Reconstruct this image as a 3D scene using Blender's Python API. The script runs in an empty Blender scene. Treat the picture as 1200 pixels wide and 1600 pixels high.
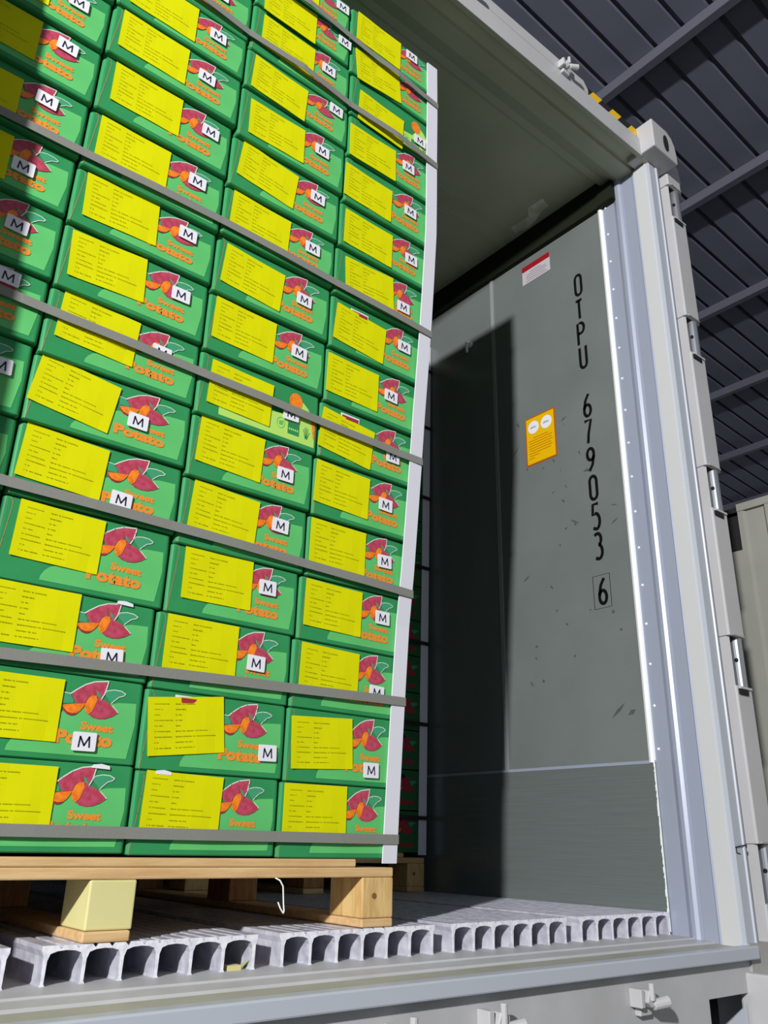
import bpy, bmesh, math, random
from mathutils import Matrix, Vector
random.seed(7)
C = bpy.context.scene.collection
scene = bpy.context.scene
K = 1.13                      # all lengths below are given in a working unit of 1.13 m
def lin(c):
    return tuple((v/255/12.92 if v/255 <= .04045 else ((v/255+.055)/1.055)**2.4) for v in c)

# ---------------------------------------------------------------- camera
cam_d = bpy.data.cameras.new('camera'); cam = bpy.data.objects.new('camera', cam_d); C.objects.link(cam)
R0 = Vector((0.77357754, -0.63335622, 0.02092081)); R1 = Vector((0.2497229, 0.27433544, -0.92864339)); R2 = Vector((0.58242275, 0.72360208, 0.37038329))
M = Matrix((R0, -R1, -R2)).transposed().to_4x4()
M.translation = Vector((-1.9724, -1.2947, 0.1432))*K
cam.matrix_world = M
cam_d.sensor_fit = 'VERTICAL'; cam_d.sensor_height = 24; cam_d.lens = 24*1294.66/1600
cam_d.clip_start = .02
scene.camera = cam
# ---------------------------------------------------------------- light
w = bpy.data.worlds.new('warehouse_air'); scene.world = w; w.use_nodes = True
bgn = w.node_tree.nodes['Background']; bgn.inputs[0].default_value = (.80, .88, 1.0, 1); bgn.inputs[1].default_value = .25
def lamp(name, kind, loc, power, col, size=.12, rot=None):
    d = bpy.data.lights.new(name, kind); d.energy = power; d.color = col
    if kind in ('POINT', 'SPOT'): d.shadow_soft_size = size*K
    o = bpy.data.objects.new(name, d); C.objects.link(o); o.location = Vector(loc)*K
    return o
lamp('yard_floodlight', 'POINT', (-5.94, -3.24, 2.46), 2750, (1.0, .985, .95), .10)
scene.view_settings.view_transform = 'Standard'; scene.view_settings.look = 'None'
scene.view_settings.exposure = 0.0; scene.view_settings.gamma = 1; scene.view_settings.use_curve_mapping = False

# ---------------------------------------------------------------- materials
def mat(name, rgb, rough=.6, metal=0., spec=.5, noise=None, bump=0, bscale=40, stretch=(1, 1, 1), streak=None):
    """noise=(scale, rgb2, lo, hi): mixes a second colour in patches"""
    m = bpy.data.materials.new(name); m.use_nodes = True
    nt = m.node_tree; b = nt.nodes['Principled BSDF']
    c = (*lin(rgb), 1)
    b.inputs['Base Color'].default_value = c; b.inputs['Roughness'].default_value = rough
    b.inputs['Metallic'].default_value = metal; b.inputs['Specular IOR Level'].default_value = spec
    tc = nt.nodes.new('ShaderNodeTexCoord'); mp = nt.nodes.new('ShaderNodeMapping')
    mp.inputs['Scale'].default_value = stretch
    nt.links.new(tc.outputs['Object'], mp.inputs[0])
    if noise:
        n = nt.nodes.new('ShaderNodeTexNoise'); n.inputs['Scale'].default_value = noise[0]; n.inputs['Detail'].default_value = 6
        r = nt.nodes.new('ShaderNodeValToRGB'); r.color_ramp.elements[0].position = noise[2]; r.color_ramp.elements[1].position = noise[3]
        r.color_ramp.elements[0].color = c; r.color_ramp.elements[1].color = (*lin(noise[1]), 1)
        nt.links.new(mp.outputs[0], n.inputs['Vector']); nt.links.new(n.outputs['Fac'], r.inputs[0]); nt.links.new(r.outputs[0], b.inputs['Base Color'])
    if bump:
        n2 = nt.nodes.new('ShaderNodeTexNoise'); n2.inputs['Scale'].default_value = bscale; n2.inputs['Detail'].default_value = 5
        bp = nt.nodes.new('ShaderNodeBump'); bp.inputs['Strength'].default_value = bump; bp.inputs['Distance'].default_value = .01
        nt.links.new(mp.outputs[0], n2.inputs['Vector']); nt.links.new(n2.outputs['Fac'], bp.inputs['Height']); nt.links.new(bp.outputs[0], b.inputs['Normal'])
    return m
m_green = mat('carton_dark_green', (50, 143, 86), .5, spec=.25, noise=(9, (42, 130, 76), .35, .7))
m_lgreen = mat('carton_light_green', (98, 192, 112), .5, spec=.25, noise=(9, (90, 182, 104), .35, .7))
m_lime = mat('carton_lime', (176, 220, 104), .45)
m_brown = mat('cardboard_edge', (150, 128, 88), .8)
m_oran = mat('print_orange', (238, 132, 42), .5, noise=(300, (214, 150, 50), .45, .6))
m_oran2 = mat('sweet_potato_flesh', (240, 138, 30), .5, noise=(120, (222, 104, 20), .4, .7))
m_pink = mat('sweet_potato_skin', (186, 72, 100), .5, noise=(90, (166, 46, 66), .38, .7))
m_crim = mat('sweet_potato_rim', (160, 40, 52), .5)
m_leaf = mat('leaf_green', (60, 152, 108), .5)
m_wout = mat('white_outline', (205, 220, 208), .5)
m_yel = mat('yellow_paper', (212, 212, 0), .7, spec=.12, noise=(14, (208, 209, 1), .3, .7))
m_yin = mat('faint_label_ink', (172, 172, 8), .6, spec=.1)
m_white = mat('white_sticker', (226, 226, 236), .5)
m_ink = mat('black_ink', (28, 26, 52), .5)
m_strap = mat('grey_strap', (128, 128, 124), .55, bump=.05, bscale=200)
m_board = mat('white_corner_board', (216, 216, 228), .35)
m_wood = mat('pallet_pine', (214, 180, 132), .7, noise=(7, (196, 158, 108), .35, .65), stretch=(1, 12, 12), bump=.15)
m_wood2 = mat('block_pine', (212, 180, 120), .7, noise=(12, (190, 150, 92), .4, .65), stretch=(6, 6, 1), bump=.15)
m_woody = mat('block_pale_yellow', (214, 208, 150), .65, noise=(6, (204, 196, 134), .3, .7))
m_woodb = mat('block_brown', (176, 128, 78), .75, noise=(16, (150, 100, 56), .35, .65), stretch=(6, 6, 1))
m_knot = mat('wood_knot', (120, 84, 44), .8)
m_rail = mat('extruded_aluminium', (214, 214, 228), .36, metal=.25, noise=(30, (170, 170, 188), .4, .75), bump=.25, bscale=60)
m_cut = mat('sawn_aluminium', (238, 238, 246), .3, metal=.1, noise=(60, (206, 206, 222), .45, .7), bump=.15, bscale=90)
m_sill = mat('sill_grey', (184, 185, 190), .5, noise=(6, (168, 168, 170), .35, .75))
m_wall = mat('grey_lining', (112, 119, 118), .27, noise=(3.2, (104, 110, 110), .35, .75), spec=.5, bump=.02, bscale=8)
m_kick = mat('brushed_kick_plate', (124, 132, 132), .24, metal=.35, noise=(9, (116, 124, 123), .3, .75), stretch=(1, .5, 22), bump=.03, bscale=30)
m_alu = mat('jamb_aluminium', (160, 167, 184), .44, metal=.25, noise=(4, (162, 170, 194), .3, .8), stretch=(3, 3, 1), bump=.03, bscale=30)
m_joint = mat('joint_strip', (146, 152, 152), .35)
m_bead = mat('white_sealant', (236, 240, 242), .3)
m_cream = mat('cream_gasket', (196, 198, 201), .45)
m_paint = mat('white_container_paint', (182, 182, 186), .4, noise=(4, (174, 174, 176), .4, .8))
m_paint2 = mat('pale_blue_paint', (178, 184, 196), .4)
m_grime = mat('grimy_steel', (166, 166, 166), .6, noise=(5, (150, 148, 142), .35, .7), stretch=(6, 6, 1), bump=.15)
m_sillol = mat('olive_sealer', (168, 168, 158), .6, noise=(8, (150, 150, 138), .35, .7))
m_ceil = mat('ceiling_lining', (176, 184, 160), .5, noise=(3.5, (164, 172, 148), .35, .7), bump=.05, bscale=6)
m_ceil2 = mat('ceiling_patch', (226, 230, 218), .6, noise=(18, (196, 204, 186), .45, .6))
m_cove = mat('cove_painted_shade', (26, 31, 20), .7, spec=.2)  # near-black olive: shade at the wall top is put into this colour
m_dark = mat('black_gap', (14, 14, 14), .8)
m_roof = mat('roof_sheet', (112, 117, 134), .5, noise=(2.5, (104, 109, 126), .3, .7))
m_purl = mat('purlin_steel', (98, 100, 114), .5)
m_steel = mat('zinc_pin', (176, 180, 188), .3, metal=.8)
m_ground = mat('concrete', (96, 94, 90), .85, noise=(3, (80, 78, 74), .3, .7))
m_ins = mat('far_interior', (70, 74, 72), .6)
m_beige = mat('beige_panel', (156, 157, 150), .6, noise=(3, (144, 145, 138), .3, .7))
m_hy = mat('hazard_yellow', (232, 186, 30), .5); m_hk = mat('hazard_black', (34, 32, 34), .5)
m_sy = mat('warning_yellow', (226, 178, 0), .4); m_sr = mat('sticker_orange_border', (176, 84, 10), .4)
m_sred = mat('sticker_red', (150, 18, 34), .4); m_swh = mat('sticker_white', (186, 182, 190), .4)
m_sink = mat('sticker_ink', (150, 140, 150), .5)
m_letter = mat('black_lettering', (10, 10, 12), .4)
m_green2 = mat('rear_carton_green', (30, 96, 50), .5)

# ---------------------------------------------------------------- mesh helpers
class MB:
    def __init__(s): s.v = []; s.f = []; s.m = []; s.mats = []
    def mi(s, m):
        if m not in s.mats: s.mats.append(m)
        return s.mats.index(m)
    def add(s, vs, fs, m):
        o = len(s.v); s.v += [tuple(v) for v in vs]; i = s.mi(m)
        for f in fs: s.f.append(tuple(o+k for k in f)); s.m.append(i)
    def box(s, x0, x1, y0, y1, z0, z1, m):
        s.add([(x, y, z) for z in (z0, z1) for (x, y) in ((x0, y0), (x1, y0), (x1, y1), (x0, y1))],
              [(3, 2, 1, 0), (4, 5, 6, 7), (0, 1, 5, 4), (1, 2, 6, 5), (2, 3, 7, 6), (3, 0, 4, 7)], m)
    def prism(s, pts, axis, a, b, m, caps=True):
        """closed 2D profile swept along an axis: x -> (y,z), y -> (x,z), z -> (x,y)"""
        def P(p, t):
            return {'x': (t, p[0], p[1]), 'y': (p[0], t, p[1]), 'z': (p[0], p[1], t)}[axis]
        n = len(pts); vs = [P(p, a) for p in pts]+[P(p, b) for p in pts]
        fs = [(i, (i+1) % n, (i+1) % n+n, i+n) for i in range(n)]
        if caps: fs += [tuple(range(n))[::-1], tuple(range(n, 2*n))]
        s.add(vs, fs, m)
    def flat(s, pts, y, m):                  # a polygon printed on a front face (normal -Y)
        s.add([(p[0], y, p[1]) for p in pts], [tuple(range(len(pts)))], m)
    def flatx(s, pts, x, m, t=.0008):        # a thin polygon on a side wall (facing -X), pts (y,z)
        s.prism(pts, 'x', x-t, x, m)
    def cyl(s, p0, p1, r0, r1, m, n=14, caps=True):
        p0 = Vector(p0); p1 = Vector(p1); d = (p1-p0).normalized()
        u = d.orthogonal().normalized(); v = d.cross(u)
        vs = []
        for p, r in ((p0, r0), (p1, r1)):
            vs += [tuple(p+u*(r*math.cos(2*math.pi*i/n))+v*(r*math.sin(2*math.pi*i/n))) for i in range(n)]
        fs = [(i, (i+1) % n, (i+1) % n+n, i+n) for i in range(n)]
        if caps: fs += [tuple(range(n))[::-1], tuple(range(n, 2*n))]
        s.add(vs, fs, m)
    def tube(s, pts, r, m, n=8):
        for a, b in zip(pts, pts[1:]): s.cyl(a, b, r, r, m, n)
    def dome(s, c, r, m, ax=(-1, 0, 0)):     # rivet head
        c = Vector(c); ax = Vector(ax); u = ax.orthogonal().normalized(); v = ax.cross(u); vs = []; n = 10
        for k, (rr, h) in enumerate(((1, 0), (.8, .45), (.4, .75))):
            vs += [tuple(c+ax*(h*r)+u*(rr*r*math.cos(2*math.pi*i/n))+v*(rr*r*math.sin(2*math.pi*i/n))) for i in range(n)]
        vs.append(tuple(c+ax*(.82*r)))
        fs = [(k*n+i, k*n+(i+1) % n, (k+1)*n+(i+1) % n, (k+1)*n+i) for k in range(2) for i in range(n)]
        fs += [(2*n+i, 2*n+(i+1) % n, 3*n) for i in range(n)]
        s.add(vs, fs, m)
    def mesh(s, name, smooth=False):
        me = bpy.data.meshes.new(name)
        me.from_pydata([(v[0]*K, v[1]*K, v[2]*K) for v in s.v], [], s.f)
        for m in s.mats: me.materials.append(m)
        for p, i in zip(me.polygons, s.m): p.material_index = i
        bm = bmesh.new(); bm.from_mesh(me); bmesh.ops.recalc_face_normals(bm, faces=[f for f in bm.faces if len(f.verts) > 0]); bm.to_mesh(me); bm.free()
        if smooth:
            for p in me.polygons: p.use_smooth = True
        me.update(); return me
    def build(s, name, parent=None, loc=(0, 0, 0), smooth=False):
        o = bpy.data.objects.new(name, s.mesh(name, smooth)); C.objects.link(o)
        o.location = Vector(loc)*K
        if parent: o.parent = parent
        return o
def bevel(o, wd, seg=2, ang=35):
    b = o.modifiers.new('bevel', 'BEVEL'); b.width = wd*K; b.segments = seg; b.limit_method = 'ANGLE'; b.angle_limit = math.radians(ang)
    return o
def tag(o, label, cat, group=None, kind=None):
    o['label'] = label; o['category'] = cat
    if group: o['group'] = group
    if kind: o['kind'] = kind
    return o
def struct(o, label=None, cat=None):
    o['kind'] = 'structure'
    if label: o['label'] = label
    if cat: o['category'] = cat
    return o
def thing(name, label, cat, loc=(0, 0, 0), group=None):
    o = bpy.data.objects.new(name, None); C.objects.link(o); o.empty_display_size = .05
    o.location = Vector(loc)*K
    return tag(o, label, cat, group)
def textpolys(txt, bold=.0):
    """letters as triangles in a 0..1 box: [(verts2d, faces)]"""
    cu = bpy.data.curves.new('lettering', 'FONT'); cu.body = txt; cu.size = 1; cu.offset = bold; cu.resolution_u = 3
    o = bpy.data.objects.new('lettering', cu); C.objects.link(o)
    bpy.context.view_layer.update()
    me = bpy.data.meshes.new_from_object(o.evaluated_get(bpy.context.evaluated_depsgraph_get()))
    vs = [(v.co.x, v.co.y) for v in me.vertices]; fs = [tuple(p.vertices) for p in me.polygons]
    bpy.data.objects.remove(o); bpy.data.curves.remove(cu); bpy.data.meshes.remove(me)
    x0 = min(v[0] for v in vs); x1 = max(v[0] for v in vs); y0 = min(v[1] for v in vs); y1 = max(v[1] for v in vs)
    return [((v[0]-x0)/(x1-x0), (v[1]-y0)/(y1-y0)) for v in vs], fs
def puttext(mb, tp, x, z, wd, ht, y, m, skew=0):
    mb.add([(x+v[0]*wd, y, z+v[1]*ht+skew*v[0]) for v in tp[0]], tp[1], m)

# ================================================================ THE CONTAINER SHELL (structure)
CZ = 2.274
b = MB()
b.box(0, .03, 0, 4, .355, CZ, m_wall)
b.box(.03, .165, 0, 4, -.05, CZ+.06, m_ins)
wr = struct(b.build('wall_right'))
b = MB(); b.box(-.003, .03, 0.0, 4, -.05, .352, m_kick); b.build('kick_plate', wr)['label'] = 'brushed metal kick plate along the foot of the wall'
b = MB(); b.box(-.004, 0, 0, 4, .350, .358, m_alu); b.build('kick_plate_edge', wr)
b = MB(); b.prism([(0, .0), (-.006, .002), (-.009, .009), (-.006, .016), (0, .019)], 'z', .352, 2.175, m_bead); b.build('sealant_bead', wr, smooth=False)['label'] = 'glossy white sealant bead'
b = MB()
z = .352
rr = random.Random(3)
while z > -.04:
    z2 = z-.004-rr.random()*.006; q = rr.random()*.0035; b.prism([(-.002, .001), (-.004-q, .002), (-.004-q, .0045), (-.002, .006)], 'z', z2, z, m_bead); z = z2
b.build('rough_sealant', wr)
b = MB(); b.box(-.003, 0, .515, .53, .358, 2.175, m_joint); b.build('panel_joint_strip', wr)
b = MB(); b.box(-.004, 0, 2.9, 2.915, .358, 2.175, m_joint); b.build('panel_joint_strip', wr)
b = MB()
b.prism([(0, 2.172), (-.018, 2.174), (-.022, 2.19), (-.022, CZ), (0, CZ)], 'y', .0, 4, m_cove)  # long strip, its dark colour stands in for the header's shadow band
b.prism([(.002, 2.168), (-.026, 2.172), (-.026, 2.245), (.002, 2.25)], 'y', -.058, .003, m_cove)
b.build('cove_shade_moulding', wr)['label'] = 'dark moulding between wall and ceiling with header shade painted in'
b = MB(); b.cyl((-.012, .644, 1.945), (0, .644, 1.945), .012, .012, m_bead); b.cyl((-.02, .644, 1.905), (-.02, .644, 1.945), .006, .006, m_bead); b.build('lashing_hook', wr)

# lettering on the wall: strokes in a 1 x 2 cell
def stroke(mb, pts, y0, z0, wd, ht, t, x=-.0004):
    """pts in (0..1 right, 0..1 up); right on the wall is towards -Y"""
    P = [Vector((y0-p[0]*wd, z0+p[1]*ht)) for p in pts]
    closed = (P[0]-P[-1]).length < 1e-6
    if closed: P = P[:-1]
    n = len(P); L = []; Rr = []
    for i in range(n):
        a = P[i-1] if (i > 0 or closed) else P[i]; c = P[(i+1) % n] if (i < n-1 or closed) else P[i]
        d = (c-a).normalized(); nn = Vector((-d.y, d.x))
        L.append(P[i]+nn*t/2); Rr.append(P[i]-nn*t/2)
    vs = [(x, p.x, p.y) for p in L]+[(x, p.x, p.y) for p in Rr]
    fs = [(i, (i+1) % n, (i+1) % n+n, i+n) for i in range(n if closed else n-1)]
    mb.add(vs, fs, m_letter)
def arc(cx, cy, rx, ry, a0, a1, n=10):
    return [(cx+rx*math.cos(math.radians(a0+(a1-a0)*i/n)), cy+ry*math.sin(math.radians(a0+(a1-a0)*i/n))) for i in range(n+1)]
OV = arc(.5, .78, .5, .22, 0, 180)+arc(.5, .22, .5, .22, 180, 360)+[(1, .78)]
G = {
 'O': [OV], '0': [OV], 'T': [[(0, 1), (1, 1)], [(.5, 1), (.5, 0)]],
 'P': [[(0, 0), (0, 1), (.5, 1)]+arc(.5, .76, .5, .24, 90, -90)+[(0, .52)]],
 'U': [[(0, 1), (0, .22)]+arc(.5, .22, .5, .22, 180, 360)+[(1, 1)]],
 '6': [[(.8, 1), (.3, .75), (0, .35)]+arc(.5, .26, .5, .26, 160, 520, 18)],
 '7': [[(0, 1), (1, 1), (.5, .4), (.35, 0)]],
 '9': [[(.2, 0), (.7, .25), (1, .65)]+arc(.5, .74, .5, .26, -20, 340, 18)],
 '5': [[(.95, 1), (.15, 1), (.05, .58), (.45, .62)]+arc(.45, .32, .55, .31, 80, -90)+[(0, .08)]],
 '3': [[(.0, .95)]+arc(.45, .77, .48, .23, 110, -80)+arc(.45, .28, .55, .28, 80, -110)+[(0, .06)]],
}
b = MB()
for ch, z1, z0, yc in [('O', 1.975, 1.884, .124), ('T', 1.872, 1.790, .127), ('P', 1.782, 1.690, .127), ('U', 1.688, 1.599, .126),
                    ('6', 1.507, 1.419, .126), ('7', 1.413, 1.324, .129), ('9', 1.314, 1.228, .128), ('0', 1.218, 1.131, .127), ('5', 1.124, 1.032, .126), ('3', 1.028, .938, .125), ('6', .886, .800, .123)]:
    for st in G[ch]: stroke(b, st, yc+.0125, z0+.005, .025, z1-z0-.010, .0105)
stroke(b, [(0, 0), (1, 0), (1, 1), (0, 1), (0, 0)], .155, .792, .060, .100, .0022)
b.build('number_lettering', wr)['label'] = 'black painted lettering OTPU 679053 6'
# marks on the wall: small grey scuffs
b = MB(); m_scuff = mat('scuff', (78, 83, 83), .5)
for k in range(34):
    yy = .05+rr.random()*.42; zz = .42+rr.random()*1.1; L = .004+rr.random()**2*.02; h = .002+rr.random()*.006; a = rr.random()*2-1
    b.flatx([(yy-L, zz-L*a), (yy-L*.3, zz-L*a*.3-h), (yy+L, zz+L*a), (yy+L*.2, zz+L*a*.2+h)], -.0002, m_scuff, .0001)
b.build('scuff_marks', wr)

# right jamb
def jamb(name, sx, x0, zt=2.17):
    f = lambda pts: [(x0+sx*p[1], p[0]) for p in pts]
    b = MB()
    b.prism(f([(0, 0), (-.046, 0), (-.052, -.004), (-.060, -.009), (-.070, -.009), (-.078, -.004), (-.083, .003), (-.0855, .0), (-.122, 0), (-.126, -.0035), (-.131, -.002), (-.131, .03), (0, .03)]), 'z', -.064, 2.262, m_alu)
    o = struct(b.build(name))
    return o, f
jr, f = jamb('trim_1', 1, 0)
jr['label'] = 'stepped aluminium door jamb beside the painted number'
for k in range(20):
    b = MB(); b.dome((0, -.0115, .385+.1115*k-.0), .0042, m_bead) if .385+.1115*k < 2.2 else None
    if b.v: b.build('rivet', jr)
b = MB(); b.prism(f([(-.131, -.003), (-.134, -.008), (-.178, -.010), (-.180, -.006), (-.180, .03), (-.131, .03)]), 'z', -.066, 2.236, m_cream)
gk = b.build('gasket_strip', jr); gk['label'] = 'flat cream gasket strip'
b = MB(); b.box(-.006, .002, -.089, -.084, -.05, 2.25, m_alu); b.build('seam_line', jr) if False else None

# corner post with hinges
b = MB()
b.prism([(-.006, -.178), (-.006, -.186), (0, -.190), (.034, -.190), (.036, -.194), (.044, -.193), (.047, -.186), (.047, -.165), (.082, -.165), (.165, -.165), (.165, 0), (.03, 0), (.03, -.178)], 'z', -.30, 2.27, m_paint2)
cp = struct(b.build('trim_2')); cp['label'] = 'white steel corner post carrying the door hinges'
hz = [2.126, 1.610, 1.10, .605, .093, -.45]
edges = [2.236]
for h in hz: edges += [h+.066, h-.066]
for i in range(0, len(edges)-1, 2):
    a, c = edges[i], edges[i+1]
    if c < -.12: c = -.12
    if a-c < .02: continue
    b = MB(); b.prism([(.084, -.166), (.084, -.199), (.088, -.203), (.158, -.203), (.170, -.197), (.173, -.185), (.173, -.166)], 'z', c, a, m_paint)
    b.box(.100, .150, -.196, -.17, c-.002, c+.0, m_dark)
    bevel(b.build('hinge_tube', cp), .002)
for h in hz[:5]:
    b = MB(); b.cyl((.140, -.186, h-.066), (.140, -.186, h+.066), .0165, .0165, m_steel, 18)
    b.cyl((.1235, -.190, h+.006), (.1215, -.1935, h+.006), .005, .005, m_dark, 10)
    o = b.build('hinge_pin', cp); o['label'] = 'shiny steel hinge pin'
    b = MB(); b.prism([(.088, -.166), (.088, -.19), (.096, -.195), (.102, -.19), (.102, -.166)], 'z', h-.066, h+.066, m_paint)
    b.prism([(.088, -.166), (.088, -.2), (.10, -.207), (.155, -.207), (.172, -.19), (.172, -.166)], 'z', h-.073, h-.067, m_paint)
    b.prism([(.088, -.166), (.088, -.2), (.10, -.207), (.155, -.207), (.172, -.19), (.172, -.166)], 'z', h+.067, h+.071, m_grime)
    b.box(.092, .135, -.2075, -.17, h-.088, h-.074, m_dark)
    b.build('hinge_bracket', cp)
b = MB(); b.prism([(.0465, .148), (.0485, .1505), (.0485, .156), (.0465, .156)], 'y', -.1935, -.150, m_dark)
b.tube([(.0, -.1915, .150), (.018, -.1935, .153), (.044, -.1955, .156)], .0012, m_dark); b.tube([(.003, -.1915, .150), (.003, -.1915, .138), (.018, -.1915, .136)], .001, m_dark)
b.build('gasket_crack', cp)
# upper corner casting
b = MB()
hole = [(0+.0145*math.cos(math.radians(a)), 2.290+.034*math.sin(math.radians(a))) for a in range(0, 360, 20)]
prof = [(-.05, 2.238), (-.05, 2.352), (.035, 2.352), (.062, 2.338), (.078, 2.31), (.084, 2.27), (.084, 2.238)]
b.prism(prof, 'y', -.246, -.14, m_paint)
o = b.build('corner_casting', cp); bevel(o, .004, 2)
b = MB(); b.prism([(p[0]+.022, p[1]) for p in hole], 'y', -.2475, -.235, m_dark); b.build('casting_hole', cp)
b = MB(); b.prism([(.05, 2.24), (.05, 2.33), (.13, 2.33), (.165, 2.30), (.172, 2.24)], 'y', -.20, -.1, m_paint); b.build('casting_shoulder', cp)
# lower corner casting
b = MB(); b.box(-.022, .17, -.255, -.17, -.36, -.108, m_paint); bevel(b.build('corner_casting', cp), .006, 2)

# header
b = MB()
b.prism([(-.19, 2.235), (-.19, 2.303), (-.178, 2.312), (-.02, 2.36), (0.3, 2.36), (.3, CZ+.002), (.0, CZ+.002), (-.004, 2.264), (-.03, 2.262), (-.072, 2.246), (-.128, 2.241), (-.131, 2.254), (-.176, 2.256), (-.180, 2.2355)], 'x', -2.03, .03, m_ceil)
hd = struct(b.build('trim_3')); hd['label'] = 'white header beam across the top of the door opening'
b = MB(); b.box(-2.2, -.045, -.196, -.19, 2.232, 2.303, m_paint); bevel(b.build('header_face', hd), .0015)
b = MB(); b.prism([(-2.0, 2.303), (-.315, 2.303), (-.315, 2.322), (-.335, 2.346), (-2.0, 2.346)], 'y', -.196, -.185, m_paint); b.build('header_flange', hd)
b = MB()
b.box(-.315, -.03, -.188, -.182, 2.300, 2.346, m_hk)
for k in range(3):
    x = -.312+k*.1
    b.prism([(x, 2.303), (x+.046, 2.303), (x+.080, 2.345), (x+.034, 2.345)], 'y', -.1895, -.188, m_hy)
b.build('hazard_tape', hd)['label'] = 'yellow and black striped hazard tape'
def keeper(parent, x, y, z, s=1., down=False):
    b = MB(); g = m_paint
    b.box(x-.030*s, x-.018*s, y-.028*s, y, z-.016*s, z+.016*s, g)
    b.prism([(x-.018*s, z-.006*s), (x-.004*s, z-.016*s), (x+.010*s, z-.008*s), (x+.010*s, z+.008*s), (x-.010*s, z+.014*s)], 'y', y-.034*s, y, g)
    b.cyl((x+.002*s, y-.03*s, z-.012*s), (x+.034*s, y-.044*s, z-.006*s), .0095*s, .011*s, g, 12)
    b.cyl((x-.004*s, y-.034*s, z-.004*s), (x-.004*s, y-.034*s, z+.026*s), .006*s, .006*s, g, 10)
    b.box(x-.016*s, x+.020*s, y-.014*s, y, z-.032*s, z-.016*s, g)
    o = b.build('lock_keeper', parent); bevel(o, .0015, 1); return o
keeper(hd, -.435, -.196, 2.318, .8); keeper(hd, -.86, -.196, 2.315, .9)
keeper(hd, -1.45, -.196, 2.315, .9)

# sill
b = MB()
b.prism([(.02, -.050), (-.06, -.051), (-.062, -.054), (-.105, -.056), (-.110, -.060), (-.180, -.061), (-.183, -.056), (-.204, -.056), (-.210, -.064), (-.210, -.080), (-.19, -.084), (-.19, -.20), (.02, -.20)], 'x', -2.2, -.18, m_sill)
b.prism([(.02, -.050), (-.06, -.051), (-.062, -.054), (-.105, -.056), (-.110, -.060), (-.180, -.061), (-.183, -.056), (-.204, -.056), (-.210, -.064), (-.210, -.080), (-.19, -.084), (-.19, -.148), (.02, -.148)], 'x', -.18, -.0, m_sill)
b.box(-2.2, -.18, -.19, -.185, -.36, -.20, m_grime)
sl = struct(b.build('trim_4')); sl['label'] = 'grey steel door sill under the floor rails'
b = MB(); b.box(-2.2, .0, -.181, -.112, -.062, -.0595, m_sillol); b.build('sealer_band', sl)
b = MB(); b.box(-2.2, .012, -.2115, -.183, -.082, -.0555, m_paint2); bevel(b.build('sill_lip', sl), .003, 2)
b = MB(); b.box(-.0, .170, -.196, -.165, -.36, -.052, m_grime); b.build('sill_end_plate', sl)
b = MB(); b.add([(-.18, -.16, -.32), (-.03, -.188, -.165), (-.03, -.188, -.40), (-.18, -.16, -.42)], [(0, 1, 2, 3)], m_paint2); b.box(-.18, 0, -.10, -.09, -.4, -.14, m_dark)
b.build('vent_gusset', sl)
keeper(sl, -.425, -.19, -.122, 1.0); keeper(sl, -.835, -.19, -.122, 1.05); keeper(sl, -1.03, -.19, -.125, 1.1)

# left side of the opening (out of frame, it shades the left cartons)
b = MB(); b.box(-2.10, -2.03, 0, 4, -.05, CZ, m_wall); struct(b.build('wall_left'))
b = MB(); b.box(-2.2, -1.932, -.19, -.17, -.05, 2.30, m_cream); b.box(-2.2, -1.99, -.17, 0, -.05, 2.30, m_cream); struct(b.build('trim_5'))
b = MB(); b.box(-2.1, .03, 4, 4.05, -.05, CZ, m_ins); struct(b.build('wall_back'))
b = MB(); b.box(-2.1, .165, .0, 4.05, CZ, CZ+.08, m_ceil); ce = struct(b.build('ceiling'))
b = MB(); b.prism([(-.105, .169), (-.108, .235), (-.075, .262), (-.078, .345), (-.045, .352), (-.030, .30), (-.038, .26), (-.060, .215), (-.062, .18)], 'z', CZ-.0006, CZ+.001, m_ceil2)
b.build('torn_label_residue', ce)
b = MB()
for yy in (.36, .375, .43, .445, .62): b.box(-2.0, -.03, yy, yy+.005, CZ-.002, CZ, m_ceil)
b.build('ceiling_ribs', ce)

# floor: base sheet and T-bar sections
b = MB(); b.box(-2.1, .03, -.0, 4, -.2, -.0505, m_grime); fl = struct(b.build('floor'))
def rail_section():
    W = .346; nw = 7; p = (W-.012)/(nw-1); t = .0028; prof = []
    # underside walked from left to right with rounded arches, then the ribbed top back
    prof.append((0, 0)); prof.append((0, -.006))
    c = [.006+p*i for i in range(nw)]
    for i, x in enumerate(c):
        if i == 0: prof += [(x-t, -.014)]
        prof += [(x-t*.75, -.047), (x-t*1.5, -.0505), (x+t*1.5, -.0505), (x+t*.75, -.047)]
        if i < nw-1:
            a, e = x+t, c[i+1]-t
            prof.append((a, -.019))
            for k in range(1, 6):
                th = math.pi*k/6; prof.append(((a+e)/2-(e-a)/2*math.cos(th), -.017+.0105*math.sin(th)**.7))
            prof.append((e, -.019))
    prof += [(c[-1]+t, -.014), (W, -.006), (W, 0)]
    n = nw*2; top = []
    for k in range(n):
        xa = W-(k+.14)*W/n; xb = W-(k+.80)*W/n; xc = W-(k+1)*W/n
        top += [(xa, .0), (xb, .0), (xb-.0008, -.0045), (xc+.0008, -.0045)]
    return prof+top[:-2]
prof = rail_section()
for k in range(6):
    x0 = -.006-.346-.389*k
    if x0 < -2.1: break
    b = MB(); b.prism([(x0+q[0], q[1]) for q in prof], 'y', .001, 4, m_rail); b.prism([(x0+q[0], q[1]) for q in prof], 'y', 0, .001, m_cut); b.build('rail_section', fl)

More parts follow.
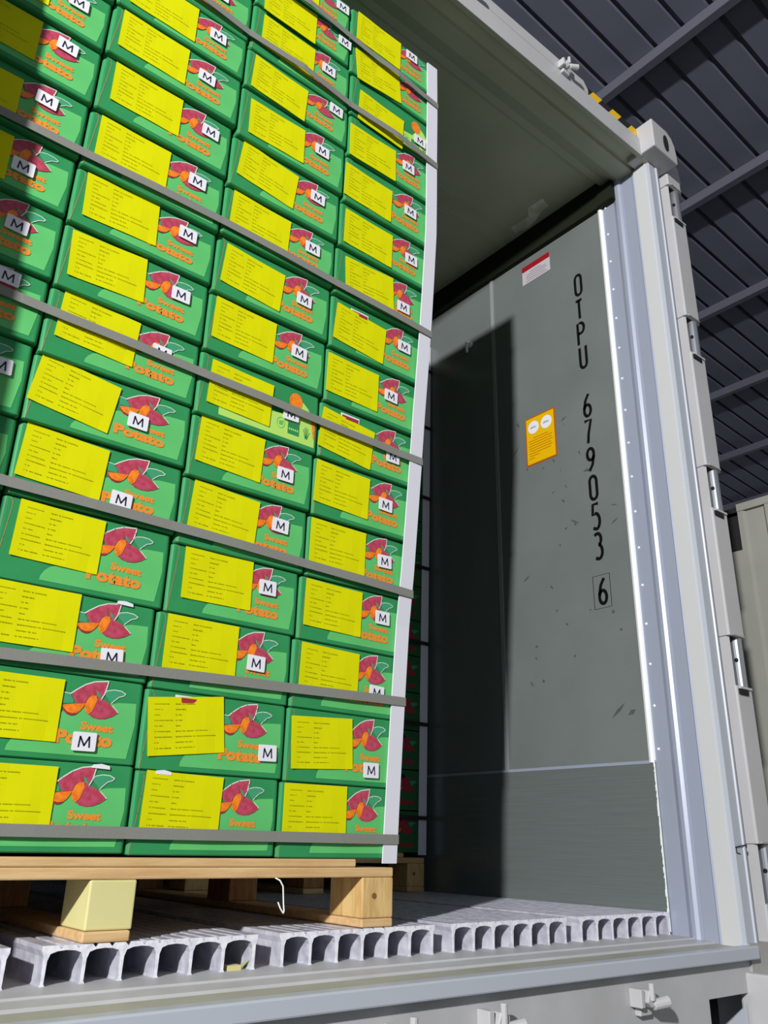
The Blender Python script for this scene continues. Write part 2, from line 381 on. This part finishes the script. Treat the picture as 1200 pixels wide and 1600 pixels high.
# ================================================================ THE WAREHOUSE AROUND
b = MB(); b.box(-14, 12, -12, 9, -1.35, -1.30, m_ground); struct(b.build('ground'))
def rz(x): return 4.07-.077*(x-1.07)
b = MB(); ys = []; y = -2.38
pr = []
while y < 8:
    pr += [(y, 0), (y+.125, 0), (y+.132, .030), (y+.150, .030), (y+.157, 0)]
    y += .158
n = len(pr); xs = (-3, 12)
vs = [(x, p[0], rz(x)+p[1]) for x in xs for p in pr]
b.add(vs, [(i, i+1, i+1+n, i+n) for i in range(n-1)], m_roof)
b.add([(x, y, rz(x)+.06) for x, y in ((-3, -2.4), (12, -2.4), (12, 8), (-3, 8))], [(0, 1, 2, 3)], m_roof)
rf = struct(b.build('roof')); rf['label'] = 'dark ribbed metal warehouse roof'
for x in (-.99, .04, 1.09, 2.12, 3.15, 4.18, 5.21, 6.24, 7.4, 8.6):
    b = MB(); zz = rz(x)
    b.prism([(x-.022, zz-.066), (x+.024, zz-.066), (x+.024, zz-.058), (x-.016, zz-.058), (x-.016, zz-.008), (x+.024, zz-.008), (x+.024, zz-.001), (x-.022, zz-.001)], 'y', -2.4, 8, m_purl)
    b.build('purlin', rf)

# ================================================================ CARTONS
W, H, DP = .262, .1235, .53
T_SW = textpolys('Sweet', .045); T_PO = textpolys('Potato', .055)
ART = dict(
potato=[(0.1478, 0.0957), (0.1549, 0.1019), (0.1681, 0.1115), (0.1818, 0.1175), (0.2029, 0.1205), (0.2017, 0.112), (0.1992, 0.1008), (0.1945, 0.0912), (0.1851, 0.0974), (0.1747, 0.0926), (0.1707, 0.0833), (0.158, 0.0828), (0.1547, 0.0868), (0.1512, 0.0935)],
leafl=[(0.1356, 0.0961), (0.1479, 0.0949), (0.1538, 0.0867), (0.1545, 0.0824), (0.1386, 0.0806)],
slice=[(0.1385, 0.078), (0.1441, 0.08), (0.1581, 0.0822), (0.1715, 0.0837), (0.1696, 0.0787), (0.1652, 0.0721), (0.1604, 0.0681), (0.1533, 0.0673), (0.1459, 0.0692), (0.1408, 0.073)],
rim=[(0.1380, 0.0770), (0.1459, 0.0695), (0.1534, 0.0678), (0.1621, 0.0690), (0.1572, 0.0656), (0.152, 0.0646), (0.1454, 0.0665), (0.1405, 0.0705)],
cut=[(0.1716, 0.0834), (0.1749, 0.0917), (0.1805, 0.0968), (0.1871, 0.0967), (0.189, 0.0906), (0.1866, 0.0814), (0.1833, 0.0731), (0.1785, 0.0685), (0.1734, 0.072), (0.1711, 0.078)],
right=[(0.1884, 0.0942), (0.1971, 0.0924), (0.2081, 0.0882), (0.2157, 0.0818), (0.2243, 0.0755), (0.2157, 0.0692), (0.2051, 0.0646), (0.194, 0.0635), (0.1845, 0.0652), (0.1795, 0.0683), (0.1842, 0.0732), (0.1872, 0.0815), (0.1891, 0.0897)],
leafs=[(0.1854, 0.105), (0.1899, 0.1024), (0.1949, 0.0949), (0.1941, 0.0939), (0.1879, 0.0977)],
leafr=[(0.1996, 0.1009), (0.2026, 0.1063), (0.2137, 0.1089), (0.2253, 0.1084), (0.2327, 0.1047), (0.2302, 0.1016), (0.2228, 0.099), (0.216, 0.0927), (0.212, 0.0881)],
blob=[(0.0689, 0.0085), (0.0701, 0.0159), (0.0744, 0.0236), (0.0806, 0.0299), (0.1052, 0.0421), (0.1272, 0.0647), (0.1389, 0.0685), (0.1692, 0.0813), (0.213, 0.0875), (0.2241, 0.0905), (0.2521, 0.0921), (0.2538, 0.0594), (0.2466, 0.0092), (0.1803, 0.0087)])
def line2(mb, pts, t, y, m, closed=False):
    if closed: pts = pts+[pts[0]]
    for (a, c) in zip(pts, pts[1:]):
        d = Vector((c[0]-a[0], c[1]-a[1])); L = d.length
        if L < 1e-6: continue
        n = Vector((-d.y, d.x))/L*t/2; e = d/L*t*.3
        mb.flat([(a[0]-e.x+n.x, a[1]-e.y+n.y), (c[0]+e.x+n.x, c[1]+e.y+n.y), (c[0]+e.x-n.x, c[1]+e.y-n.y), (a[0]-e.x-n.x, a[1]-e.y-n.y)], y, m)
def shell(mb, m):
    """carton body: folded corners slightly rounded, lid edge along the top"""
    r = .007; pts = []
    for cx, cy, a0 in ((r, r, 180), (W-r, r, 270), (W-r, DP-r, 0), (r, DP-r, 90)):
        for k in range(5):
            a = math.radians(a0+22.5*k); pts.append((cx+r*math.cos(a), cy+r*math.sin(a)))
    n = len(pts); lv = []
    for (zz, ins) in ((0, .0022), (.0018, .0), (.040, -.0006), (.085, -.0006), (H-.0016, .0), (H, .002)):
        lv.append([(p[0]+(W/2-p[0])/(W/2)*ins*(abs(p[0]-W/2) > W/4), p[1]+(DP/2-p[1])/(DP/2)*max(ins, 0), zz) for p in pts])
    vs = [v for l in lv for v in l]
    fs = [(k*n+i, k*n+(i+1) % n, (k+1)*n+(i+1) % n, (k+1)*n+i) for k in range(len(lv)-1) for i in range(n)]
    fs += [tuple(range(n))[::-1], tuple((len(lv)-1)*n+i for i in range(n))]
    mb.add(vs, fs, m)
def carton_mesh(kind):
    b = MB(); shell(b, m_green)
    line2(b, [(.0036, .001), (.0062, .025), (.0098, .060), (.0122, .085), (.0142, .110), (.0128, .1185), (.0085, .1205)], .0013, -.0004, m_brown)
    if kind == 'plain':
        A = ART
        b.flat(A['blob'], -.0004, m_lgreen)
        b.flat(A['leafl'], -.0008, m_leaf); line2(b, [(.1356, .097), (.1479, .0958)], .0012, -.0010, m_wout)
        b.flat(A['leafr'], -.0008, m_leaf); line2(b, A['leafr'], .0013, -.0010, m_wout)
        b.flat(A['potato'], -.0012, m_pink); line2(b, A['potato'][0:8], .0018, -.0014, m_wout)
        b.flat(A['right'], -.0014, m_pink); line2(b, [(.2140, .085), (.2243, .0755)], .0012, -.0015, m_wout)
        b.flat(A['slice'], -.0016, m_oran2); b.flat(A['rim'], -.0017, m_crim)
        b.flat(A['cut'], -.0018, m_oran2); b.flat(A['leafs'], -.0019, m_leaf)
        puttext(b, T_SW, .1700, .0455, .0500, .0125, -.0010, m_oran, -.001)
        puttext(b, T_PO, .1350, .0240, .0860, .0200, -.0012, m_oran, -.001)
    else:
        b.flat([(.045, .009), (.045, .030), (.060, .044), (.080, .048), (.195, .060), (.215, .092), (.224, .098), (.236, .088), (.252, .064), (.2538, .009)], -.0004, m_lime)
        c = [(.207+.0150*math.cos(math.radians(a)), .094+.0185*math.sin(math.radians(a))) for a in range(0, 360, 20)]
        b.flat(c, -.0008, m_oran2)
        b.flat([(.243, .076), (.2538, .074), (.2538, .022), (.250, .030)], -.0008, m_oran2)
        b.flat([(.192, .0215), (.218, .0215), (.218, .047), (.192, .047)], -.0008, m_green)
        for k in range(5): b.flat([(.1945+k*.0045, .030), (.1975+k*.0045, .030), (.1975+k*.0045, .034), (.1945+k*.0045, .034)], -.0010, m_lime)
        ri = [(.176+.0085*math.cos(math.radians(a)), .038+.011*math.sin(math.radians(a))) for a in range(0, 360, 24)]
        line2(b, ri, .0010, -.0008, m_lgreen, True); b.flat([(.172, .034), (.180, .034), (.181, .043), (.172, .042)], -.0008, m_lgreen)
        for dx, z1 in ((-.007, .041), (-.0035, .0455), (0, .047), (.0035, .045), (.0075, .038)):
            line2(b, [(.2345+dx*.4, .026), (.2345+dx, z1)], .0013, -.0008, m_green)
        b.flat([(.231, .022), (.238, .022), (.2375, .028), (.2315, .028)], -.0008, m_green)
    return b.mesh('carton_body')
ME = {k: carton_mesh(k) for k in ('plain', 'lime')}
def label_mesh():
    b = MB(); w2, h = .0685, .092
    # sheet with a very slight wave so it catches the light like paper
    nx, nz = 8, 4; vs = []; fs = []
    for j in range(nz+1):
        for i in range(nx+1):
            x = -w2+2*w2*i/nx; z = -h*j/nz
            vs.append((x, -.0022-.0004*math.sin(i*1.1+j*.7)-(.0006 if i in (0, nx) else 0), z))
    for j in range(nz):
        for i in range(nx):
            a = j*(nx+1)+i; fs.append((a, a+1, a+nx+2, a+nx+1))
    b.add(vs, fs, m_yel)
    b.box(-w2+.001, w2-.001, -.0018, -.0006, -h+.001, -.001, m_yel)
    r = random.Random(11)
    L1 = [.20, .10, .07, .23, .12, .20, .22, .05, .21]; L2 = [.26, .13, .09, .09, .06, .42, .53, .22, .25]
    for k in range(9):
        zt = -.0115-k*.0087
        for x0, L in ((-w2+.011, L1[k]), (-w2+.0475, L2[k])):
            x = x0; e = x0+L*.137
            while x < e:
                l = min(.0012+r.random()*.0030, e-x); b.flat([(x, zt), (x+l, zt), (x+l, zt+.0012), (x, zt+.0012)], -.0032, m_yin); x += l+.0007+(r.random() < .2)*.0016
    return b.mesh('yellow_label')
LM = label_mesh()
def sticker_mesh():
    b = MB(); r = .002; w2, h2 = .0182, .0138; pts = []
    for cx, cz, a0 in ((w2-r, h2-r, 0), (-w2+r, h2-r, 90), (-w2+r, -h2+r, 180), (w2-r, -h2+r, 270)):
        for k in range(3): a = math.radians(a0+45*k); pts.append((cx+r*math.cos(a), cz+r*math.sin(a)))
    b.prism(pts, 'y', -.0046, -.0036, m_white)
    line2(b, [(-.0082, -.0078), (-.0070, .0072)], .0026, -.0048, m_ink); line2(b, [(-.0070, .0072), (0, -.0058)], .0026, -.0048, m_ink)
    line2(b, [(0, -.0058), (.0070, .0072)], .0026, -.0048, m_ink); line2(b, [(.0070, .0072), (.0082, -.0078)], .0026, -.0048, m_ink)
    return b.mesh('size_sticker')
SM = sticker_mesh()
def mark_mesh():
    b = MB(); b.box(-.024, .024, -.0016, -.0004, -.006, .006, m_white); b.box(-.0215, .0215, -.002, -.0016, -.006, .0025, m_crim); return b.mesh('printed_mark')
PM = mark_mesh()
def tab_mesh():
    b = MB(); b.prism([(-.014, -.002), (-.012, .003), (0, .0045), (.013, .002), (.014, -.003)], 'y', -.003, -.0006, m_white); return b.mesh('torn_tab')
TM = tab_mesh()

ZC= {'D': [0.115, 0.24, 0.369, 0.495, 0.619, 0.743, 0.867, 0.991, 1.116, 1.243, 1.361, 1.476, 1.602, 1.719, 1.839, 1.936, 2.038], 'C': [0.117, 0.242, 0.369, 0.498, 0.62, 0.746, 0.868, 0.997, 1.121, 1.25, 1.363, 1.485, 1.613, 1.716, 1.846, 1.937, 2.036], 'B': [0.119, 0.246, 0.374, 0.499, 0.632, 0.756, 0.876, 1.003, 1.129, 1.245, 1.372, 1.498, 1.618, 1.727, 1.851, 1.94, 2.04], 'A': [0.119, 0.246, 0.374, 0.499, 0.635, 0.756, 0.886, 1.008, 1.134, 1.253, 1.371, 1.492, 1.609, 1.725, 1.85, 1.94, 2.04]}
LX={
'A' : [-1.957, -1.957, -1.957, -1.957, -1.958, -1.959, -1.957, -1.957, -1.959, -1.959, -1.958, -1.959, -1.96, -1.96, -1.96, -1.96] ,
'B' : [-1.69, -1.69, -1.69, -1.69, -1.69, -1.691, -1.689, -1.689, -1.691, -1.691, -1.69, -1.692, -1.692, -1.692, -1.692, -1.692] ,
'C' : [-1.417, -1.418, -1.416, -1.407, -1.404, -1.405, -1.407, -1.409, -1.411, -1.413, -1.415, -1.413, -1.414, -1.413, -1.415, -1.415] ,
'D' : [-1.149, -1.145, -1.144, -1.139, -1.133, -1.133, -1.132, -1.131, -1.134, -1.138, -1.14, -1.14, -1.141, -1.146, -1.155, -1.162] ,
}
MARKS={
'D1':(0.0768, 0.1226, 0.006, None, None),
'D2':(0.0772, 0.1172, 0.056, 0.1933, 0.0298),
'D3':(0.0877, 0.1195, -0.029, 0.2003, 0.0475),
'D4':(0.0829, 0.1184, -0.021, 0.2034, 0.0737),
'D5':(0.076, 0.1192, -0.012, 0.194, 0.0683),
'D6':(0.0744, 0.1162, -0.044, 0.1849, 0.066),
'D7':(0.0751, 0.1044, -0.114, 0.1936, 0.0545),
'D8':(0.0724, 0.112, -0.023, 0.1756, 0.0702),
'D9':(0.0844, 0.1067, -0.088, 0.2051, 0.0784),
'D10':(0.094, 0.1075, 0.058, 0.1942, 0.0455),
'D11':(0.0827, 0.1015, -0.018, 0.2079, 0.0608),
'D12':(0.0696, 0.1034, -0.032, 0.1934, 0.0714),
'D13':(0.0708, 0.0917, 0.02, 0.1791, 0.0662),
'D14':(0.0958, 0.0842, -0.042, 0.2164, 0.0509),
'D15':(0.0807, 0.0889, 0.109, None, None),
'D16':(0.0875, 0.113, -0.015, 0.1909, 0.08),
'C1':(0.0868, 0.123, -0.026, None, None),
'C2':(0.0727, 0.1196, 0.118, 0.2351, 0.0417),
'C3':(0.0875, 0.1259, -0.005, 0.1952, 0.066),
'C4':(0.0952, 0.1226, 0.009, 0.1967, 0.0786),
'C5':(0.0917, 0.1207, -0.064, 0.2069, 0.081),
'C6':(0.0866, 0.1199, -0.047, 0.2042, 0.0571),
'C7':(0.0931, 0.1152, -0.043, 0.2044, 0.0639),
'C8':(0.0837, 0.1191, -0.03, 0.2088, 0.0733),
'C9':(0.0895, 0.113, -0.078, 0.2067, 0.0698),
'C10':(0.0874, 0.1086, -0.039, 0.2125, 0.0669),
'C11':(0.0934, 0.1164, -0.102, 0.212, 0.0818),
'C12':(0.0912, 0.109, 0.017, 0.2062, 0.0808),
'C13':(0.0879, 0.092, -0.048, 0.233, 0.0858),
'C14':(0.0948, 0.1163, -0.015, 0.202, 0.0818),
'C15':(0.0907, 0.0853, 0, 0.2396, 0.062),
'C16':(None, None, None, 0.2249, 0.0718),
'B1':(0.0842, 0.1181, 0, None, None),
'B2':(0.073, 0.1176, 0, 0.1838, 0.0295),
'B3':(0.0761, 0.1262, 0, 0.2066, 0.0325),
'B4':(0.0957, 0.1286, -0.026, None, None),
'B5':(0.0811, 0.1198, -0.056, 0.1803, 0.0344),
'B6':(0.0819, 0.1172, -0.135, 0.1865, 0.0561),
'B7':(0.0926, 0.1283, -0.051, 0.2058, 0.0794),
'B8':(0.0827, 0.1205, 0.045, 0.2225, 0.0798),
'B9':(0.0878, 0.1173, 0.037, 0.2176, 0.083),
'B10':(0.0897, 0.1228, -0.01, 0.2172, 0.0864),
'B11':(0.0927, 0.1222, 0.004, 0.2251, 0.0831),
'B12':(0.0882, 0.116, -0.008, 0.1989, 0.0724),
'B13':(0.092, 0.1123, 0, 0.2078, 0.0682),
'A7':(None, None, None, 0.2014, 0.099),
'A8':(None, None, None, 0.1949, 0.0711),
'A9':(0.0925, 0.104, 0, 0.1843, 0.0527),
'A10':(0.0842, 0.098, 0, 0.1944, 0.0808),
'A11':(0.0896, 0.1142, 0, 0.205, 0.0909),
'A12':(None, None, None, 0.2063, 0.0713),
}
ZY = [(.115, .003), (.369, -.002), (.619, -.007), (.743, -.018), (.867, -.028), (1.116, -.049), (1.361, -.074), (1.602, -.098), (1.839, -.109), (2.04, -.120)]
RX = [(.115, -.886), (.369, -.877), (.619, -.866), (.867, -.863), (1.243, -.863), (1.476, -.868), (1.719, -.877), (2.04, -.888)]
def itp(T, z):
    if z <= T[0][0]: return T[0][1]
    for (a, u), (c, v) in zip(T, T[1:]):
        if z <= c: return u+(v-u)*(z-a)/(c-a)
    return T[-1][1]
def fy(z): return itp(ZY, z)
def front_y(z): return fy(z+.060)
def face_y(z):                                # the foremost carton face that a strap at this height lies on
    return min(fy(ZC[c][i]+.06) for c in 'ABCD' for i in range(16) if ZC[c][i] < z+.010 and ZC[c][i+1] > z-.010)
ORD = ['bottom', 'second', 'third', 'fourth', 'fifth', 'sixth', 'seventh', 'eighth', 'ninth', 'tenth', 'eleventh', 'twelfth', 'thirteenth', 'fourteenth', 'fifteenth', 'topmost']
COLN = {'A': 'leftmost column', 'B': 'second column from the left', 'C': 'third column from the left', 'D': 'right-hand column by the corner board'}
NEXT = {'A': 'B', 'B': 'C', 'C': 'D'}
rnd = random.Random(5)
for col in 'ABCD':
    for i in range(16):
        z0 = ZC[col][i]; z1 = ZC[col][i+1]; x0 = LX[col][i]
        x1 = LX[NEXT[col]][i] if col in NEXT else itp(RX, z0+.06)-.006
        sx = (x1-x0-.004)/W; sz = (z1-z0-.0012)/H
        mk = MARKS.get(col+str(i+1))
        if mk is None:
            mk = (.088+rnd.uniform(-.008, .008), .123, rnd.uniform(-.06, .06), .207+rnd.uniform(-.02, .02), .075)
        mk = list(mk)
        if mk[0] is None: mk[0:3] = [.09, .125, 0.]
        mk[1] = min(mk[1], z1-z0-.0012)
        lime = (col+str(i+1)) in ('C7', 'D14')
        pos = ORD[i] if i in (0, 15) else ORD[i]+' from the bottom'
        look = 'lime-fronted carton' if lime else 'green sweet potato carton'
        name = 'sweet_potato_carton'
        t = thing(name, '%s, %s in the %s' % (look, pos, COLN[col]), 'carton', (x0+.002, fy(z0+.06), z0), 'green sweet potato cartons stacked on the front pallet')
        t.rotation_euler.z = rnd.uniform(-.004, .004)
        def part(nm, me, u, v, rot=0., s=(1, 1, 1)):
            o = bpy.data.objects.new(nm, me); C.objects.link(o); o.parent = t
            o.location = Vector((u, 0, v))*K; o.rotation_euler.y = rot; o.scale = s; return o
        part('carton_body', ME['lime' if lime else 'plain'], 0, 0, 0, (sx, 1, sz))
        o = part('yellow_label', LM, mk[0]-.002, mk[1], -mk[2]); o['label'] = 'bright yellow paper label'
        if mk[3] is not None:
            o = part('size_sticker', SM, mk[3]-.002, mk[4], rnd.uniform(-.05, .05)); o['label'] = 'small white sticker printed M'
        cid = col+str(i+1)
        if cid in ('C2', 'D7', 'D9'): part('printed_mark', PM, .075, .115 if cid == 'C2' else .1085)
        if cid in ('B1', 'C1'): part('torn_tab', TM, .215 if col == 'B' else .045, .122)
        if cid == 'B3': part('torn_tab', TM, .215, .1225)

# ---- straps round the load
def strap(zs, lift, label):
    """zs: heights along the front, x from left to right"""
    XL = -1.966; w2 = .0085; t = .0012; path = []
    n = 16
    for k in range(n+1):
        x = XL+(itp(RX, zs[-1][1])+.0035-XL)*k/n; z = itp(zs, x); path.append(((x, face_y(z)-.0058-lift*math.sin(math.pi*((k*4/n) % 1))**2, z), (0, -1)))
    zr = zs[-1][1]; xr = itp(RX, zr)+.0065
    path[-1] = ((xr-.003, min(front_y(zr)-.0056, face_y(zr)-.0052), zr), (.7, -.7))
    for y in (.01, .2, .4, .525): path.append(((xr, face_y(zr)+y, zr+.0), (1, 0)))
    path.append(((xr-.003, face_y(zr)+.536, zr), (.7, .7))); path.append(((XL, face_y(zr)+.536, zs[0][1]), (-.7, .7))); path.append(((XL-.004, face_y(zr)+.3, zs[0][1]), (-1, 0)))
    vs = []; 
    for (p, nn) in path:
        for (dz, dn) in ((-w2, 0), (-w2, t), (w2, t), (w2, 0)): vs.append((p[0]+nn[0]*dn, p[1]+nn[1]*dn, p[2]+dz))
    m = len(path); fs = []
    for k in range(m):
        k2 = (k+1) % m
        for q in range(4): fs.append((k*4+q, k*4+(q+1) % 4, k2*4+(q+1) % 4, k2*4+q))
    b = MB(); b.add(vs, fs, m_strap); tag(b.build('packing_strap'), label, 'strap', 'grey straps round the carton stack')
SO = ['lowest', 'second from the bottom', 'third from the bottom', 'fourth from the bottom', 'third from the top', 'second from the top', 'topmost']
for k, zs in enumerate([[(-1.96, .148), (-.886, .149)], [(-1.96, .383), (-1.649, .388), (-1.340, .396), (-.875, .407)], [(-1.96, .650), (-1.698, .647), (-1.372, .644), (-.868, .631)],
    [(-1.96, .957), (-1.762, .954), (-1.421, .946), (-.869, .932)], [(-1.96, 1.258), (-1.827, 1.261), (-1.404, 1.270), (-.867, 1.250)],
    [(-1.96, 1.757), (-1.537, 1.749), (-1.265, 1.740), (-.878, 1.722)], [(-1.96, 1.94), (-1.315, 1.933), (-1.154, 1.930), (-.888, 1.911)]]):
    strap(zs, .002 if k < 5 else .008, 'grey packing strap round the cartons, ' + SO[k])

# ---- white corner boards
def corner_board(label, xr, yf, zz, depth=.036):
    b = MB(); n = len(zz); vs = []; t = .003
    for z in zz:
        x = xr(z)+.0035; y = yf(z)-.0042
        vs += [(x-.034, y, z), (x, y, z), (x, y+depth, z), (x-t, y+depth, z), (x-t, y+t, z), (x-.034, y+t, z)]
    fs = [(k*6+q, k*6+(q+1) % 6, (k+1)*6+(q+1) % 6, (k+1)*6+q) for k in range(n-1) for q in range(6)]
    fs += [(5, 4, 3, 2, 1, 0), tuple((n-1)*6+q for q in range(6))]
    b.add(vs, fs, m_board)
    return tag(b.build('corner_board'), label, 'corner protector')
corner_board('white corner board down the right front edge of the near stack', lambda z: itp(RX, z), front_y, [.107]+[.2+.12*k for k in range(15)]+[2.036])

# ================================================================ PALLETS
def pallet(x1, y0, wd, dp, label, mid=m_woody, cut=.088):
    """x1 = right edge, y0 = front"""
    t = thing('wooden_pallet', label, 'pallet', (x1-wd/2, y0, .0005))
    X = lambda v: v-(x1-wd/2)
    bw = .072; xs = [x1-wd, x1-wd/2-bw/2-.010, x1-bw]; ysr = [0, dp/2-.05, dp-.1]
    def P(name, x0, xx1, ya, yb, za, zb, m, bv=.0025):
        b = MB(); b.box(X(x0), X(xx1), ya, yb, za, zb, m); return bevel(b.build(name, t), bv, 2)
    for j, xx in enumerate(xs): P('bottom_board', xx-.004*(j == 1), xx+bw-(.004 if j == 1 else 0), -.006 if j == 1 else 0, dp, 0, .0145, m_wood)
    for i, yy in enumerate(ysr):
        for j, xx in enumerate(xs):
            m = mid if (i == 0 and j == 1) else (m_wood2 if i == 0 else m_woodb)
            o = P('pallet_block', xx, xx+bw, yy, yy+.1, .0150, .0825, m)
            if m is m_woody: o['label'] = 'pale yellow pallet block'
        P('stringer_board', x1-wd, x1, yy, yy+.1, .083, .0995, m_wood)
    k = 0
    for yy in (0, .115, .25, .385, .52, .655, .79, dp-.1):
        P('deck_board', x1-wd, x1-(cut if k == 0 else 0), yy+(0 if k else 0), yy+.1, .100, .1135, m_wood); k += 1
    b = MB(); b.cyl((X(x1-.045), -.001, .052), (X(x1-.045), .002, .052), .005, .005, m_knot); b.build('wood_knot', t)
    return t
pallet(-.886, .003, 1.062, 1.06, 'pine pallet with a yellow block under the near carton stack')
pallet(-.03, .87, .84, 1.0, 'shaded pallet standing behind, next to the right wall', m_woodb)

# ---- rear stack beside the right wall
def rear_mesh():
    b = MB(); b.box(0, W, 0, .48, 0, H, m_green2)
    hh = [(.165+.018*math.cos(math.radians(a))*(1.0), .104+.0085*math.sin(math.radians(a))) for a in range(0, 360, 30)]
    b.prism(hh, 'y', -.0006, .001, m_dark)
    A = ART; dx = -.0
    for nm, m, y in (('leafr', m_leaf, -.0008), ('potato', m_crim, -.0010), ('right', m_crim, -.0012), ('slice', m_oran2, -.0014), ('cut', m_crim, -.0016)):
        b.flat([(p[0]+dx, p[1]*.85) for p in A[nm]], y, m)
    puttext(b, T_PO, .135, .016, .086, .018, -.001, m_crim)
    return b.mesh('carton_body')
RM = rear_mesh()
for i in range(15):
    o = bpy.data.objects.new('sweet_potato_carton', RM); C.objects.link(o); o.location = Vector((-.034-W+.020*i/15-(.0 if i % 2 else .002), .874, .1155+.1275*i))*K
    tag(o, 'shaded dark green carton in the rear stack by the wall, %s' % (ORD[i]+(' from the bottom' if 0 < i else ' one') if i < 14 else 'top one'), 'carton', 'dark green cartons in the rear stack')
corner_board('white corner board on the shaded rear stack', lambda z: -.029+.022*z/2, lambda z: .872, [.108, .6, 1.2, 1.6, 2.04], .03)
for k, z in enumerate((.22, .52, .80, 1.08, 1.36, 1.66, 1.92)):
    b = MB(); e = -.023+.011*z; b.box(-.30, e, .862, .8655, z-.006, z+.006, m_hk); b.box(e-.0012, e, .8655, 1.3, z-.006, z+.006, m_hk)
    tag(b.build('packing_strap'), 'dark strap across the rear corner board, %s' % ['lowest', 'second from the bottom', 'third from the bottom', 'fourth from the bottom', 'third from the top', 'second from the top', 'topmost'][k], 'strap', 'dark straps on the rear stack')

# ================================================================ STICKERS ON THE WALL
b = MB(); b.flatx([(.367, 2.140), (.237, 2.140), (.237, 2.062), (.367, 2.062)], -.0002, m_swh)
t = b.build('warning_sticker'); tag(t, 'small white sticker with a red band near the ceiling on the wall', 'sticker')
b = MB(); b.flatx([(.367, 2.140), (.237, 2.140), (.237, 2.118), (.367, 2.118)], -.0012, m_sred); b.build('red_band', t)
b = MB()
for k, (a, c) in enumerate(((.33, .28), (.345, .255), (.35, .25), (.345, .26), (.35, .25))): b.flatx([(a, 2.108-.009*k), (c, 2.108-.009*k), (c, 2.105-.009*k), (a, 2.105-.009*k)], -.0012, m_sink, .0004)
b.build('small_print', t)
b = MB(); b.flatx([(.387, 1.512), (.257, 1.512), (.257, 1.332), (.387, 1.332)], -.0002, m_sr)
t = b.build('warning_sticker'); tag(t, 'yellow warning sticker with two white discs on the grey wall', 'sticker')
b = MB(); b.flatx([(.382, 1.507), (.262, 1.507), (.262, 1.337), (.382, 1.337)], -.0011, m_sy); b.build('yellow_field', t)
for cy in (.350, .294):
    b = MB(); b.flatx([(cy+.0235*math.cos(math.radians(a)), 1.470+.024*math.sin(math.radians(a))) for a in range(0, 360, 18)], -.0020, m_white)
    for q in range(5): b.flatx([(cy+.013-.005*q, 1.467), (cy+.0095-.005*q, 1.467), (cy+.0095-.005*q, 1.472+.003*(q % 2)), (cy+.013-.005*q, 1.472+.003*(q % 2))], -.0029, m_sink, .0003)
    b.build('white_disc', t)
b = MB()
for k, (a, c) in enumerate(((.352, .290), (.374, .272), (.372, .274), (.374, .270), (.374, .278), (.37, .272), (.374, .280), (.372, .33), (.374, .35))):
    z = 1.431-.0092*k; b.flatx([(a, z), (c, z), (c, z-.002), (a, z-.002)], -.0020, m_sr, .0003)
b.build('small_print', t)

# ================================================================ LITTLE THINGS
def curve_tube(name, pts, r, m, parent=None):
    cu = bpy.data.curves.new(name, 'CURVE'); cu.dimensions = '3D'; cu.bevel_depth = r*K; cu.bevel_resolution = 2
    sp = cu.splines.new('POLY'); sp.points.add(len(pts)-1)
    for q, p in zip(sp.points, pts): q.co = (p[0]*K, p[1]*K, p[2]*K, 1)
    cu.materials.append(m); o = bpy.data.objects.new(name, cu); C.objects.link(o)
    return o
b = MB()
S = [(-1.148, -.001, .084), (-1.140, -.004, .080), (-1.134, -.005, .071), (-1.132, -.004, .058), (-1.130, -.003, .045), (-1.128, -.003, .033), (-1.130, -.004, .030), (-1.136, -.004, .037), (-1.141, -.003, .047)]
b.tube(S, .0012, m_bead, 6); tag(b.build('loose_string'), 'frayed white string hanging from the near pallet edge', 'string')
b = MB()
vs = []; n = 10
for k in range(n+1):
    a = k/n; x = -1.195+.018*math.sin(a*2.6); z = -.049+.036*a; wv = .012*math.sin(math.pi*min(1, a*.9+.1))
    vs += [(x, .012-wv*.3, z), (x+wv*.5, .018+wv*.5, z)]
b.add(vs, [(2*k, 2*k+1, 2*k+3, 2*k+2) for k in range(n)], mat('dry_leaf', (176, 190, 120), .6)); b.box(-1.222, -1.198, .004, .02, -.0503, -.043, m_woody)
tag(b.build('plant_scrap'), 'pale green scrap wedged in an opening of the floor rails', 'debris')

# ---- neighbour: beige ribbed wall seen past the hinges
b = MB(); pr = [(.184, 1.0)]; y = .184
while y > -2.6:
    pr += [(y-.02, 1.0), (y-.03, 1.012), (y-.10, 1.012), (y-.11, 1.0)]; y -= .13
x9 = [(p[1], p[0]) for p in pr]+[(1.3, pr[-1][0]), (1.3, .184)]
b.prism(x9, 'z', -1.3, 1.38, m_beige)
b.box(.997, 1.3, -2.6, .184, 1.38, 1.41, m_beige)
b.box(1.0, 1.3, .184, .34, -1.3, 1.222, m_beige)
t = thing('neighbouring_container', 'beige ribbed container side seen to the right past the hinges', 'container', (0, 0, 0))
b.build('ribbed_side', t)
b = MB(); b.box(1.06, 1.3, .345, 2.6, -1.3, 1.20, m_beige); b.build('low_side_panel', t)
b = MB(); b.box(1.05, 1.1, .19, .34, 1.20, 1.40, m_hk); b.box(1.05, 1.1, .2, 2.6, 1.385, 1.42, m_hk); b.build('dark_post', t)
